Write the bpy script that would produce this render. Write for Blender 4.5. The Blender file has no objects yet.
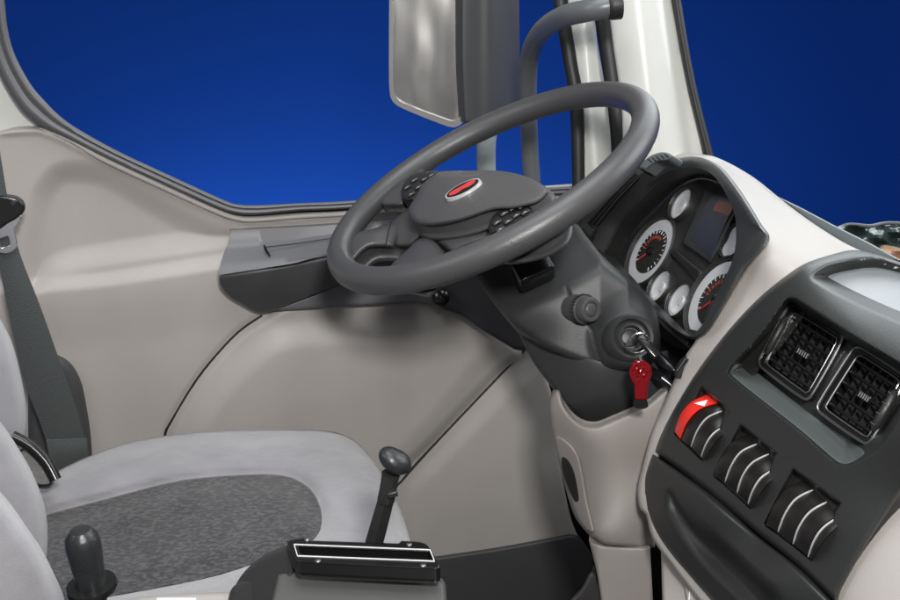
import bpy, bmesh, math, random
import numpy as np
from mathutils import Vector
from mathutils.geometry import delaunay_2d_cdt
random.seed(4)
S = bpy.context.scene
COL = S.collection
# ------------------------------------------------------------------ camera
PITCH, YAW, FOC = math.radians(21), math.radians(11), 1000.0
C = np.array([0.0, 0.0, 1.2])
F = np.array([math.sin(YAW)*math.cos(PITCH), math.cos(YAW)*math.cos(PITCH), -math.sin(PITCH)])
R = np.array([math.cos(YAW), -math.sin(YAW), 0.0])
U = np.cross(R, F)
cd = bpy.data.cameras.new('camera'); cam = bpy.data.objects.new('camera', cd); COL.objects.link(cam)
cam.location = C; cam.rotation_euler = (math.pi/2-PITCH, 0, -YAW)
cd.sensor_width = 36; cd.lens = 36*FOC/900; cd.clip_start = 0.02; cd.clip_end = 100
S.camera = cam
# ------------------------------------------------------------------ world, lamps, exposure
w = bpy.data.worlds.new('World'); S.world = w; w.use_nodes = True
w.node_tree.nodes['Background'].inputs[0].default_value = (0.93, 0.96, 1.0, 1)
w.node_tree.nodes['Background'].inputs[1].default_value = 0.155
S.view_settings.view_transform = 'Standard'; S.view_settings.look = 'None'
S.view_settings.exposure = 0.0; S.view_settings.gamma = 1.0
def lamp(name, loc, target, size, power, color=(1, 1, 1), sy=None):
    ld = bpy.data.lights.new(name, 'AREA'); ld.shape = 'RECTANGLE'; ld.size = size; ld.size_y = sy or size
    ld.energy = power; ld.color = color
    o = bpy.data.objects.new(name, ld); COL.objects.link(o); o.location = loc
    d = Vector(target)-Vector(loc); o.rotation_euler = d.to_track_quat('-Z', 'Y').to_euler()
    return o
lamp('flash_lamp', (0.10, -0.10, 1.50), (0.3, 1.3, 0.75), 0.14, 21, (1, 0.975, 0.95))
lamp('softbox_lamp', (0.2, 0.9, 2.45), (0.3, 1.15, 0.8), 1.2, 25, (0.93, 0.97, 1.0))
lamp('rear_softbox_lamp', (-1.9, 0.4, 2.3), (0.3, 1.1, 0.8), 1.0, 16, (0.95, 0.98, 1.0))
lamp('front_softbox_lamp', (2.3, 1.0, 2.0), (0.5, 1.0, 0.8), 1.3, 32, (0.93, 0.97, 1.0))
lamp('added_windscreen_sheen_lamp', (1.95, 2.9, 2.1), (0.55, 0.9, 0.75), 1.7, 34, (0.90, 0.97, 1.0))  # added lamp out of view, placed to lay sheen on upward dash surfaces
lamp('added_backdrop_gradient_lamp', (-0.5, 4.75, -1.25), (-0.3, 5.8, -0.9), 4.5, 70, (1, 1, 1), 0.4)  # added lamp below the view, makes the backdrop brighter towards the bottom
lamp('added_backdrop_side_gradient_lamp', (4.75, 1.6, -1.25), (5.9, 1.9, -0.9), 4.5, 88, (1, 1, 1), 0.4)  # second added low lamp, same gradient on the right side of the backdrop

# ------------------------------------------------------------------ projection helpers
def norm(v):
    v = np.array(v, float); return v/np.linalg.norm(v)
class Plane:
    def __init__(s, n, p):
        s.n = norm(n); s.c = float(s.n@np.array(p, float))
    def at(s, px, py, h=0.0):
        px = np.asarray(px, float); py = np.asarray(py, float)
        D = ((px-450)/FOC)[..., None]*R + ((300-py)/FOC)[..., None]*U + F
        t = (s.c+h-s.n@C)/(D@s.n)
        return C+D*t[..., None]
    def __call__(s, p, h=0.0):
        return s.at(np.array(p[0]), np.array(p[1]), h)
DOOR = Plane((0, -1, 0), (0, 1.5, 0))
DASH = Plane((-0.868, 0, 0.496), (0.585, 1.25, 0.762))
COLM = Plane((-0.35, -0.75, 0.55), (0.405, 1.12, 0.71))
PED = Plane((-0.35, -0.93, 0.12), (0.43, 1.045, 0.54))
PILL = Plane((-0.3, -0.94, 0.16), (0.6, 1.47, 0.97))
SEAT = Plane((0, 0, 1), (0, 0, 0.52))
def yplane(y): return Plane((0, -1, 0), (0, y, 0))
def zplane(z): return Plane((0, 0, 1), (0, 0, z))

def spline(pts, closed=True, n=8):
    """Catmull-Rom through points; a point with a third value is a sharp corner"""
    P = []
    for p in pts:
        P.append(np.array(p[:2], float))
        if len(p) > 2: P.append(np.array(p[:2], float))
    N = len(P); out = []
    rng = range(N) if closed else range(N-1)
    for i in rng:
        if closed: a, b, c, d = P[i-1], P[i], P[(i+1) % N], P[(i+2) % N]
        else: a, b, c, d = P[max(i-1, 0)], P[i], P[i+1], P[min(i+2, N-1)]
        if np.linalg.norm(b-c) < 1e-6: continue
        t1 = (c-a)*0.5; t2 = (d-b)*0.5
        L = np.linalg.norm(c-b)
        for t in (t1, t2):
            l = np.linalg.norm(t)
            if l > L: t *= L/l
        for k in range(n):
            u = k/n
            out.append((2*u**3-3*u**2+1)*b+(u**3-2*u**2+u)*t1+(-2*u**3+3*u**2)*c+(u**3-u**2)*t2)
    if not closed: out.append(P[-1])
    return np.array(out)
def resample(poly, step, closed=True):
    Q = np.vstack([poly, poly[:1]]) if closed else poly
    seg = np.linalg.norm(np.diff(Q, axis=0), axis=1); s = np.concatenate([[0], np.cumsum(seg)])
    n = max(int(round(s[-1]/step)), 6); t = np.linspace(0, s[-1], n+1)
    r = np.stack([np.interp(t, s, Q[:, k]) for k in range(Q.shape[1])], -1)
    return r[:-1] if closed else r
def sdf(poly, X, Y, closed=True):
    X = np.asarray(X, float); Y = np.asarray(Y, float)
    d = np.full(X.shape, 1e18); ins = np.zeros(X.shape, bool); n = len(poly)
    for i in range(n if closed else n-1):
        a = poly[i]; b = poly[(i+1) % n]; ab = b-a; L = ab@ab
        if L < 1e-14: continue
        t = np.clip(((X-a[0])*ab[0]+(Y-a[1])*ab[1])/L, 0, 1)
        d = np.minimum(d, (X-a[0]-t*ab[0])**2+(Y-a[1]-t*ab[1])**2)
        if closed and a[1] != b[1]:
            ins ^= ((a[1] > Y) != (b[1] > Y)) & (X < (b[0]-a[0])*(Y-a[1])/(b[1]-a[1])+a[0])
    d = np.sqrt(d)
    return np.where(ins, d, -d) if closed else d
def ss(x, a, b):
    t = np.clip((x-a)/(b-a), 0, 1); return t*t*(3-2*t)
def tps(pts):
    """smooth height through (px, py, h) points"""
    P = np.array(pts, float); X = P[:, :2]/100; n = len(P)
    def phi(r): return np.where(r > 1e-9, r*r*np.log(np.maximum(r, 1e-9)), 0)
    K = phi(np.linalg.norm(X[:, None]-X[None], axis=-1))+np.eye(n)*1e-3
    A = np.zeros((n+3, n+3)); A[:n, :n] = K; A[:n, n] = 1; A[:n, n+1:] = X; A[n, :n] = 1; A[n+1:, :n] = X.T
    wgt = np.linalg.solve(A, np.concatenate([P[:, 2], [0, 0, 0]]))
    def fn(x, y):
        x = np.asarray(x, float)/100; y = np.asarray(y, float)/100
        r = np.sqrt((x[..., None]-X[:, 0])**2+(y[..., None]-X[:, 1])**2)
        return phi(r)@wgt[:n]+wgt[n]+wgt[n+1]*x+wgt[n+2]*y
    return fn

# ------------------------------------------------------------------ mesh helpers
def finish(name, bm, m, parent=None, sharp=38, recalc=True):
    if recalc: bmesh.ops.recalc_face_normals(bm, faces=bm.faces[:])
    me = bpy.data.meshes.new(name)
    for f in bm.faces: f.smooth = True
    for e in bm.edges:
        if len(e.link_faces) == 2 and e.calc_face_angle(0) > math.radians(sharp): e.smooth = False
    bm.to_mesh(me); bm.free()
    me.materials.append(m)
    o = bpy.data.objects.new(name, me); COL.objects.link(o)
    if parent is not None: o.parent = parent
    return o
def tag(o, label=None, cat=None, group=None, kind=None):
    if label: o['label'] = label
    if cat: o['category'] = cat
    if group: o['group'] = group
    if kind: o['kind'] = kind
    return o
def thing(name, label, cat, group=None):
    o = bpy.data.objects.new(name, None); COL.objects.link(o); o.empty_display_size = 0.05
    return tag(o, label, cat, group)
def relief(name, plane, outline, m, parent=None, h=0.0, holes=(), step=5, thick=0.02, bev=None, n=6, sharp=38, tdir=None, raw=False):
    """solid panel: outline on a plane, with its own relief h above the plane, rounded edge and thickness"""
    out = outline if raw else spline(outline, True, n)
    out = resample(out, step*0.8)
    loops = [out]+[resample(spline(q, True, n), step*0.8) for q in holes]
    hf = h if callable(h) else (lambda x, y: np.full(np.shape(x), float(h)))
    def SD(x, y):
        d = sdf(loops[0], x, y)
        for q in loops[1:]: d = np.minimum(d, -sdf(q, x, y))
        return d
    r, dep = bev if bev else (0, 0)
    pts = [l for l in loops]
    x0, y0 = out.min(0); x1, y1 = out.max(0)
    gx, gy = np.meshgrid(np.arange(x0, x1+step, step), np.arange(y0, y1+step, step))
    gx = gx.copy(); gx[1::2] += step*0.5
    g = np.stack([gx.ravel(), gy.ravel()], -1)
    d = SD(g[:, 0], g[:, 1]); g = g[d > r+0.55*step]
    if bev:
        for q in loops:
            T = np.roll(q, -1, 0)-np.roll(q, 1, 0); N = np.stack([-T[:, 1], T[:, 0]], -1)
            N /= np.linalg.norm(N, axis=1, keepdims=True)+1e-12
            for fr in (0.08, 0.25, 0.5, 0.78, 1.0):
                for sgn in (1, -1):
                    c = q+N*r*fr*sgn; dd = SD(c[:, 0], c[:, 1])
                    pts_in = c[np.abs(dd-r*fr) < 0.03*r+1e-3]
                    if len(pts_in): g = np.vstack([g, pts_in]) if len(g) else pts_in
    V2 = np.vstack(loops+([g] if len(g) else []))
    edges = []; k = 0
    for l in loops:
        L = len(l); edges += [(k+i, k+(i+1) % L) for i in range(L)]; k += L
    res = delaunay_2d_cdt([Vector(v) for v in V2.tolist()], edges, [], 0, 1e-4)
    v = np.array([list(a) for a in res[0]]); faces = [f for f in res[2]]
    cen = np.array([v[list(f)].mean(0) for f in faces])
    keep = SD(cen[:, 0], cen[:, 1]) > 1e-4
    faces = [f for f, kp in zip(faces, keep) if kp]
    H = np.asarray(hf(v[:, 0], v[:, 1]), float)
    if bev:
        dd = np.clip(SD(v[:, 0], v[:, 1]), 0, r)/r
        H = H-dep*(1-np.sqrt(np.clip(1-(1-dd)**2, 0, 1)))
    P = plane.at(v[:, 0], v[:, 1], H)
    td = norm(tdir) if tdir is not None else -plane.n
    bm = bmesh.new(); used = sorted({i for f in faces for i in f})
    vs = {i: bm.verts.new(P[i]) for i in used}
    for f in faces:
        try: bm.faces.new([vs[i] for i in f])
        except ValueError: pass
    if thick:
        B = P+td*thick
        vb = {i: bm.verts.new(B[i]) for i in used}
        cnt = {}
        for f in faces:
            for a, b in zip(f, f[1:]+f[:1] if isinstance(f, list) else tuple(f[1:])+tuple(f[:1])):
                key = (min(a, b), max(a, b)); cnt[key] = cnt.get(key, 0)+1
        for f in faces:
            try: bm.faces.new([vb[i] for i in reversed(f)])
            except ValueError: pass
        for (a, b), c in cnt.items():
            if c == 1:
                try: bm.faces.new([vs[a], vs[b], vb[b], vb[a]])
                except ValueError: pass
    return finish(name, bm, m, parent, sharp)
def loft(name, curves, m, parent=None, closed=False, cap=False, thick=0.0, sharp=38):
    """surface through lists of 3D points, each the same length"""
    bm = bmesh.new()
    rows = [[bm.verts.new(p) for p in c] for c in curves]
    n = len(rows[0])
    for a, b in zip(rows, rows[1:]):
        for i in range(n if closed else n-1):
            j = (i+1) % n
            try: bm.faces.new([a[i], a[j], b[j], b[i]])
            except ValueError: pass
    if cap:
        for r_ in (rows[0], rows[-1]):
            try: bm.faces.new(r_)
            except ValueError: pass
    if thick:
        bmesh.ops.recalc_face_normals(bm, faces=bm.faces[:])
        bmesh.ops.solidify(bm, geom=bm.faces[:], thickness=thick)
    return finish(name, bm, m, parent, sharp)
def crv3(plane, pts, n=6, closed=False, cnt=None):
    """smooth 3D curve through (px, py, h) points"""
    P = np.array([plane(p, p[2]) for p in pts])
    out = []
    N = len(P)
    for i in (range(N) if closed else range(N-1)):
        a, b, c, d = (P[i-1] if closed or i else P[0]), P[i], P[(i+1) % N], P[(i+2) % N if closed else min(i+2, N-1)]
        for k in range(n):
            u = k/n
            out.append(0.5*(2*b+(c-a)*u+(2*a-5*b+4*c-d)*u*u+(3*b-a-3*c+d)*u**3))
    if not closed: out.append(P[-1])
    out = np.array(out)
    if cnt:
        out = resample(out, np.linalg.norm(np.diff(out, axis=0), axis=1).sum()/cnt, False)
    return out
def frame_axes(t):
    t = norm(t); a = np.cross(t, (0, 0, 1.0))
    if np.linalg.norm(a) < 1e-3: a = np.cross(t, (0, 1.0, 0))
    a = norm(a); return a, np.cross(t, a)
def tube_bm(bm, path, rad, seg=12, closed=False, flat=1.0, updir=None):
    path = np.array(path, float); n = len(path); rad = np.broadcast_to(np.asarray(rad, float), (n,))
    rings = []; prev = None
    for i in range(n):
        if closed: t = path[(i+1) % n]-path[i-1]
        else: t = path[min(i+1, n-1)]-path[max(i-1, 0)]
        t = norm(t)
        if updir is not None: a = norm(np.cross(t, updir))
        elif prev is None: a, _ = frame_axes(t)
        else: a = norm(prev-t*(prev@t))
        prev = a; b = np.cross(t, a)
        rings.append([bm.verts.new(path[i]+rad[i]*(math.cos(q)*a+math.sin(q)*b*flat)) for q in np.linspace(0, 2*math.pi, seg, endpoint=False)])
    for i in range(n if closed else n-1):
        A, B = rings[i], rings[(i+1) % n]
        for k in range(seg):
            bm.faces.new([A[k], A[(k+1) % seg], B[(k+1) % seg], B[k]])
    if not closed:
        bm.faces.new(rings[0]); bm.faces.new(rings[-1])
def tube(name, path, rad, m, parent=None, **k):
    bm = bmesh.new(); tube_bm(bm, path, rad, **k); return finish(name, bm, m, parent)
def smooth3(pts, n=6, closed=False):
    P = np.array(pts, float); N = len(P); out = []
    for i in (range(N) if closed else range(N-1)):
        a, b, c, d = (P[i-1] if closed or i else P[0]), P[i], P[(i+1) % N], P[(i+2) % N if closed else min(i+2, N-1)]
        for k in range(n):
            u = k/n
            out.append(0.5*(2*b+(c-a)*u+(2*a-5*b+4*c-d)*u*u+(3*b-a-3*c+d)*u**3))
    if not closed: out.append(P[-1])
    return np.array(out)
def lathe_bm(bm, o, ax, prof, seg=28):
    """profile of (distance along axis, radius)"""
    ax = norm(ax); a, b = frame_axes(ax); o = np.array(o, float)
    rings = []
    for z, r_ in prof:
        if r_ < 1e-6: rings.append([bm.verts.new(o+ax*z)])
        else: rings.append([bm.verts.new(o+ax*z+r_*(math.cos(q)*a+math.sin(q)*b)) for q in np.linspace(0, 2*math.pi, seg, endpoint=False)])
    for A, B in zip(rings, rings[1:]):
        for k in range(seg):
            j = (k+1) % seg
            if len(A) == 1 and len(B) == 1: break
            if len(A) == 1: bm.faces.new([A[0], B[k], B[j]])
            elif len(B) == 1: bm.faces.new([A[k], A[j], B[0]])
            else: bm.faces.new([A[k], A[j], B[j], B[k]])
def lathe(name, o, ax, prof, m, parent=None, seg=28, sharp=38):
    bm = bmesh.new(); lathe_bm(bm, o, ax, prof, seg); return finish(name, bm, m, parent, sharp)
def box_bm(bm, c, ax, sz, bevel=0.0):
    c = np.array(c, float); A = [norm(a) for a in ax]
    vs = []
    for i in (-1, 1):
        for j in (-1, 1):
            for k in (-1, 1):
                vs.append(bm.verts.new(c+A[0]*sz[0]/2*i+A[1]*sz[1]/2*j+A[2]*sz[2]/2*k))
    fs = [bm.faces.new([vs[q] for q in f]) for f in ((0, 1, 3, 2), (4, 6, 7, 5), (0, 4, 5, 1), (2, 3, 7, 6), (0, 2, 6, 4), (1, 5, 7, 3))]
    if bevel:
        es = list({e for f in fs for e in f.edges})
        bmesh.ops.bevel(bm, geom=es, offset=bevel, segments=3, profile=0.5, affect='EDGES')
def box(name, c, ax, sz, m, parent=None, bevel=0.0):
    bm = bmesh.new(); box_bm(bm, c, ax, sz, bevel); return finish(name, bm, m, parent, 30)

# ------------------------------------------------------------------ materials
def mat(name, col, rough=0.5, metal=0.0, grain=0.0, gscale=900, var=0.06, vscale=14, spec=0.5, coat=0.0, sheen=0.0):
    m = bpy.data.materials.new(name); m.use_nodes = True; nt = m.node_tree; b = nt.nodes['Principled BSDF']
    b.inputs['Roughness'].default_value = rough; b.inputs['Metallic'].default_value = metal
    b.inputs['Specular IOR Level'].default_value = spec
    b.inputs['Coat Weight'].default_value = coat; b.inputs['Sheen Weight'].default_value = sheen
    tc = nt.nodes.new('ShaderNodeTexCoord')
    n1 = nt.nodes.new('ShaderNodeTexNoise'); n1.inputs['Scale'].default_value = vscale; n1.inputs['Detail'].default_value = 5
    nt.links.new(tc.outputs['Object'], n1.inputs['Vector'])
    mx = nt.nodes.new('ShaderNodeMix'); mx.data_type = 'RGBA'
    nt.links.new(n1.outputs['Fac'], mx.inputs[0])
    mx.inputs[6].default_value = tuple(c*(1-var) for c in col)+(1,)
    mx.inputs[7].default_value = tuple(min(c*(1+var), 1) for c in col)+(1,)
    nt.links.new(mx.outputs[2], b.inputs['Base Color'])
    rm = nt.nodes.new('ShaderNodeMapRange'); rm.inputs[3].default_value = rough*0.9; rm.inputs[4].default_value = min(rough*1.12, 1)
    nt.links.new(n1.outputs['Fac'], rm.inputs[0]); nt.links.new(rm.outputs[0], b.inputs['Roughness'])
    if grain:
        v = nt.nodes.new('ShaderNodeTexVoronoi'); v.inputs['Scale'].default_value = gscale
        nt.links.new(tc.outputs['Object'], v.inputs['Vector'])
        bp = nt.nodes.new('ShaderNodeBump'); bp.inputs['Strength'].default_value = grain; bp.inputs['Distance'].default_value = 0.0006
        nt.links.new(v.outputs['Distance'], bp.inputs['Height']); nt.links.new(bp.outputs[0], b.inputs['Normal'])
    return m
def bsdf(m): return m.node_tree.nodes['Principled BSDF']
M = {}
M['taupe'] = mat('taupe_plastic', (0.385, 0.358, 0.335), 0.5, grain=0.25, gscale=700)
M['dash_taupe'] = mat('dash_taupe_plastic', (0.37, 0.345, 0.325), 0.5, grain=0.3, gscale=700)
M['cream'] = mat('cream_painted_metal', (0.60, 0.60, 0.565), 0.25, coat=0.3)
M['dark'] = mat('dark_plastic', (0.018, 0.018, 0.0175), 0.42, grain=0.3, gscale=900)
M['panel'] = mat('charcoal_dash_plastic', (0.022, 0.0225, 0.022), 0.37, grain=0.25, gscale=900)
M['column'] = mat('charcoal_column_plastic', (0.031, 0.032, 0.033), 0.46, grain=0.2, gscale=800)
M['wheel'] = mat('charcoal_soft_rim', (0.056, 0.055, 0.057), 0.38, grain=0.25, gscale=650)
M['hub'] = mat('charcoal_hub_plastic', (0.066, 0.064, 0.065), 0.44, grain=0.4, gscale=800)
M['armtop'] = mat('slate_armrest_plastic', (0.12, 0.12, 0.128), 0.42, grain=0.2, gscale=800)
M['armlow'] = mat('dark_slate_armrest_plastic', (0.055, 0.054, 0.057), 0.5, grain=0.3, gscale=800)
M['ped'] = mat('dimmed_pedestal_taupe_plastic', (0.25, 0.228, 0.212), 0.52, grain=0.25, gscale=700)  # taupe darkened; the dimmer light on the pedestal is put into its colour
M['shelf'] = mat('ledge_sheen_grey', (0.085, 0.096, 0.096), 0.42, grain=0.2)  # lighter than the panel: sheen on the vent ledge put into the colour
M['rocker'] = mat('black_rocker_plastic', (0.010, 0.009, 0.008), 0.34)
M['stripe'] = mat('grey_print', (0.36, 0.36, 0.37), 0.35)
M['hood'] = mat('charcoal_hood_plastic', (0.026, 0.027, 0.027), 0.34, grain=0.25, gscale=900)
M['trayf'] = mat('reflection_lightened_tray_plastic', (0.20, 0.215, 0.225), 0.3, grain=0.2)  # light reflected from above is put into this paler tray colour
M['badge'] = mat('polished_badge_rim', (0.6, 0.6, 0.6), 0.3, metal=0.4)
M['rimtrim'] = mat('smoked_metal_trim', (0.28, 0.28, 0.28), 0.28, metal=0.9)
M['black'] = mat('black_gloss_plastic', (0.008, 0.008, 0.008), 0.22, spec=0.5)
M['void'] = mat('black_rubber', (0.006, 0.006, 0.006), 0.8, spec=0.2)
M['seal'] = mat('grey_rubber_seal', (0.10, 0.10, 0.105), 0.45)
M['sealdk'] = mat('black_rubber_seal', (0.013, 0.013, 0.013), 0.5)
M['silver'] = mat('silver_trim', (0.75, 0.75, 0.76), 0.22, metal=1.0)
M['dial'] = mat('silver_dial', (0.68, 0.69, 0.71), 0.3, metal=0.35, var=0.1, vscale=60)
M['white'] = mat('white_print', (0.75, 0.75, 0.75), 0.5)
M['red'] = mat('red_switch', (0.72, 0.03, 0.02), 0.3)
M['emblem'] = mat('red_emblem', (0.55, 0.04, 0.045), 0.35)
M['orange'] = mat('orange_print', (0.30, 0.05, 0.03), 0.5)
M['screen'] = mat('navy_screen', (0.010, 0.012, 0.026), 0.3)
M['screenor'] = mat('orange_screen_patch', (0.17, 0.045, 0.02), 0.3)
M['mirrorframe'] = mat('mirror_frame_grey', (0.22, 0.21, 0.2), 0.35)
M['housing'] = mat('mirror_housing_grey', (0.045, 0.045, 0.047), 0.42)
M['bracket'] = mat('weathered_grey_metal', (0.3, 0.33, 0.32), 0.4, var=0.5, vscale=25)
M['arm'] = mat('mirror_arm_grey', (0.10, 0.105, 0.11), 0.35)
M['belt'] = mat('woven_belt', (0.045, 0.050, 0.050), 0.75, grain=0.8, gscale=400, sheen=0.3)
M['tray'] = mat('grey_tray_plastic', (0.11, 0.125, 0.13), 0.33, grain=0.2)
M['green'] = mat('dark_green_plastic', (0.028, 0.045, 0.042), 0.18, var=0.4, vscale=6)
M['orangecloth'] = mat('tan_cloth', (0.45, 0.28, 0.18), 0.7)
M['knob'] = mat('worn_black_knob', (0.016, 0.017, 0.018), 0.38, var=0.5, vscale=60, grain=0.3, gscale=300)
M['boot'] = mat('gloss_lightened_console_plastic', (0.085, 0.085, 0.082), 0.36, grain=.2)  # gloss reflection on the selector housing front, put in as lighter grey
# seat plush
m = mat('light_grey_plush', (0.25, 0.243, 0.258), 0.9, sheen=0.4, var=0.3, vscale=16, grain=0.6, gscale=1300); M['plush'] = m
nt = m.node_tree; tc = nt.nodes.new('ShaderNodeTexCoord'); nz = nt.nodes.new('ShaderNodeTexNoise'); nz.inputs['Scale'].default_value = 26; nz.inputs['Detail'].default_value = 4
bu = nt.nodes.new('ShaderNodeBump'); bu.inputs['Strength'].default_value = 0.35; bu.inputs['Distance'].default_value = 0.008
fine = bsdf(m).inputs['Normal'].links[0].from_socket
nt.links.new(tc.outputs['Object'], nz.inputs['Vector']); nt.links.new(nz.outputs['Fac'], bu.inputs['Height']); nt.links.new(fine, bu.inputs['Normal']); nt.links.new(bu.outputs[0], bsdf(m).inputs['Normal'])
# patterned fabric
m = mat('dark_patterned_fabric', (0.1, 0.1, 0.1), 0.9, sheen=0.25, grain=0.8, gscale=900); M['fabric'] = m
nt = m.node_tree; b = bsdf(m)
tc = nt.nodes.new('ShaderNodeTexCoord'); mp = nt.nodes.new('ShaderNodeMapping'); nt.links.new(tc.outputs['Object'], mp.inputs[0])
mp.inputs['Scale'].default_value = (1.0, 1.9, 1.0); mp.inputs['Rotation'].default_value = (0, 0, 0.3)
n1 = nt.nodes.new('ShaderNodeTexNoise'); n1.inputs['Scale'].default_value = 135; n1.inputs['Detail'].default_value = 3; n1.inputs['Distortion'].default_value = 0.35
nt.links.new(mp.outputs[0], n1.inputs['Vector'])
cr = nt.nodes.new('ShaderNodeValToRGB'); cr.color_ramp.elements[0].position = 0.46; cr.color_ramp.elements[1].position = 0.60
cr.color_ramp.elements[0].color = (0.024, 0.023, 0.025, 1); cr.color_ramp.elements[1].color = (0.068, 0.065, 0.07, 1)
nt.links.new(n1.outputs['Fac'], cr.inputs[0])
n2 = nt.nodes.new('ShaderNodeTexNoise'); n2.inputs['Scale'].default_value = 700; nt.links.new(tc.outputs['Object'], n2.inputs['Vector'])
mx = nt.nodes.new('ShaderNodeMix'); mx.data_type = 'RGBA'; mx.blend_type = 'OVERLAY'; mx.inputs[0].default_value = 0.8
nt.links.new(cr.outputs[0], mx.inputs[6]); nt.links.new(n2.outputs['Fac'], mx.inputs[7]); nt.links.new(mx.outputs[2], b.inputs['Base Color'])
# mirror glass
m = mat('mirror_glass', (0.72, 0.70, 0.67), 0.24, metal=1.0, var=0.1, vscale=9); M['mirror'] = m
nt = m.node_tree; tc = nt.nodes.new('ShaderNodeTexCoord'); mp = nt.nodes.new('ShaderNodeMapping'); mp.inputs['Scale'].default_value = (15, 15, 5)
nz = nt.nodes.new('ShaderNodeTexNoise'); nz.inputs['Scale'].default_value = 1.0; nz.inputs['Detail'].default_value = 1
bu = nt.nodes.new('ShaderNodeBump'); bu.inputs['Strength'].default_value = 0.45; bu.inputs['Distance'].default_value = 0.02
nt.links.new(tc.outputs['Object'], mp.inputs[0]); nt.links.new(mp.outputs[0], nz.inputs['Vector']); nt.links.new(nz.outputs['Fac'], bu.inputs['Height']); nt.links.new(bu.outputs[0], bsdf(m).inputs['Normal'])
# red translucent fob
m = mat('red_translucent_plastic', (0.22, 0.004, 0.008), 0.1); bsdf(m).inputs['Transmission Weight'].default_value = 0.35; M['fob'] = m
# blue backdrop paper
m = mat('blue_backdrop_paper', (0.008, 0.05, 0.30), 0.95, spec=0.0, var=0.01); M['blue'] = m

# ------------------------------------------------------------------ setting: blue backdrop sweep, cab floor, footwell
pts = []
for a in np.linspace(math.radians(200), math.radians(-60), 50):
    pts.append((1.0+4.9*math.cos(a), 1.2+4.6*math.sin(a)))
loops = [[(x, y, z) for x, y in pts] for z in (-2.6, -1.6, -0.6, 0.4, 1.6)]
tag(loft('backdrop', loops, M['blue'], thick=0.02), kind='structure')
bm = bmesh.new(); box_bm(bm, (0.1, 0.75, -0.33), ((1, 0, 0), (0, 1, 0), (0, 0, 1)), (2.2, 1.6, 0.05))
tag(finish('floor', bm, M['sealdk']), kind='structure')
# front footwell wall and the dark lining between door and bulkhead
lin = thing('bulkhead', 'black footwell lining behind the steering column and below the dashboard', 'bulkhead')
box('side_lining', (0.62, 1.56, 0.03), ((1, 0, 0), (0, 1, 0), (0, 0, 1)), (0.46, 0.04, 1.2), M['void'], lin)
box('front_lining', (0.90, 0.8, 0.05), ((1, 0, 0), (0, 1, 0), (0, 0, 1)), (0.05, 1.5, 1.0), M['void'], lin)

# ------------------------------------------------------------------ door
door = thing('truck_door', 'taupe inner door panel with dark armrest below the blue side window', 'door')
pan_out = [(-40, 150, 1), (-20, 139), (0, 133), (14, 129), (38, 128), (60, 134), (100, 155), (160, 183), (200, 201), (236, 214), (252, 216),
           (300, 213), (350, 211), (450, 201), (560, 193), (600, 190, 1), (560, 300, 1), (540, 345), (553, 400), (556, 440), (570, 515), (582, 545), (594, 565), (605, 640, 1), (-40, 640, 1)]
ins = spline([(165, 445), (172, 420), (200, 375), (235, 335), (262, 316), (290, 302), (350, 296), (430, 296), (470, 310), (523, 350), (500, 374), (440, 437), (395, 488), (385, 560), (380, 660, 1), (165, 660, 1)], True, 8)
insb = spline([(190, 450), (198, 424), (225, 385), (262, 350), (290, 338), (350, 334), (420, 332), (445, 322), (490, 345), (470, 380), (430, 430), (380, 500), (370, 660, 1), (190, 660, 1)], True, 8)
rec = spline([(24, 300), (22, 250), (30, 195), (48, 168), (70, 160), (110, 165), (160, 193), (215, 222), (238, 230), (232, 246), (160, 258), (95, 268), (62, 276), (42, 292)], True, 8)
shelf = np.array([(-60, 300), (40, 298), (110, 291), (220, 274), (300, 262)], float)
def door_h(x, y):
    h = np.zeros(np.shape(x))
    d = sdf(rec, x, y); h -= 0.017*ss(d, -3, 26)
    sy = np.interp(x, shelf[:, 0], shelf[:, 1])
    h += 0.012*ss(y-sy, -22, -3)*(1-ss(x, 270, 330)) - 0.006*ss(y-sy, 0, 60)
    d = sdf(ins, x, y); h -= 0.004*np.exp(-(d/3.2)**2)
    h += 0.010*ss(d, 0, 10)
    d2 = sdf(insb, x, y); h += 0.016*ss(d2, -22, 14)*1.0
    # lower-right slab falls away towards the seam
    q = (x-523)*0.0+ (y-350)
    h -= 0.010*ss(d, -26, -2)*ss(x, 375, 420)
    # raised bead below the window
    top = np.interp(x, [-40, 38, 60, 100, 160, 200, 236, 252, 300, 450, 600], [133, 130, 138, 159, 187, 206, 219, 221, 218, 206, 195])
    h += 0.004*np.exp(-((y-top-1)/3.0)**2)
    return h
relief('door_panel', DOOR, pan_out, M['taupe'], door, h=door_h, step=2.2, thick=0.05, bev=(4, 0.006), sharp=60)
for pp in ([(164, 440), (166, 430), (172, 420), (200, 375), (235, 335), (262, 315)], [(524, 350), (500, 375), (440, 438), (404, 478), (395, 490), (390, 520)]):
    tube('panel_seam', smooth3([DOOR.at(a, b, float(door_h(np.array(a*1.0), np.array(b*1.0)))-.0008) for a, b in pp], 8), .0026, M['sealdk'], door, seg=8)
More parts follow.
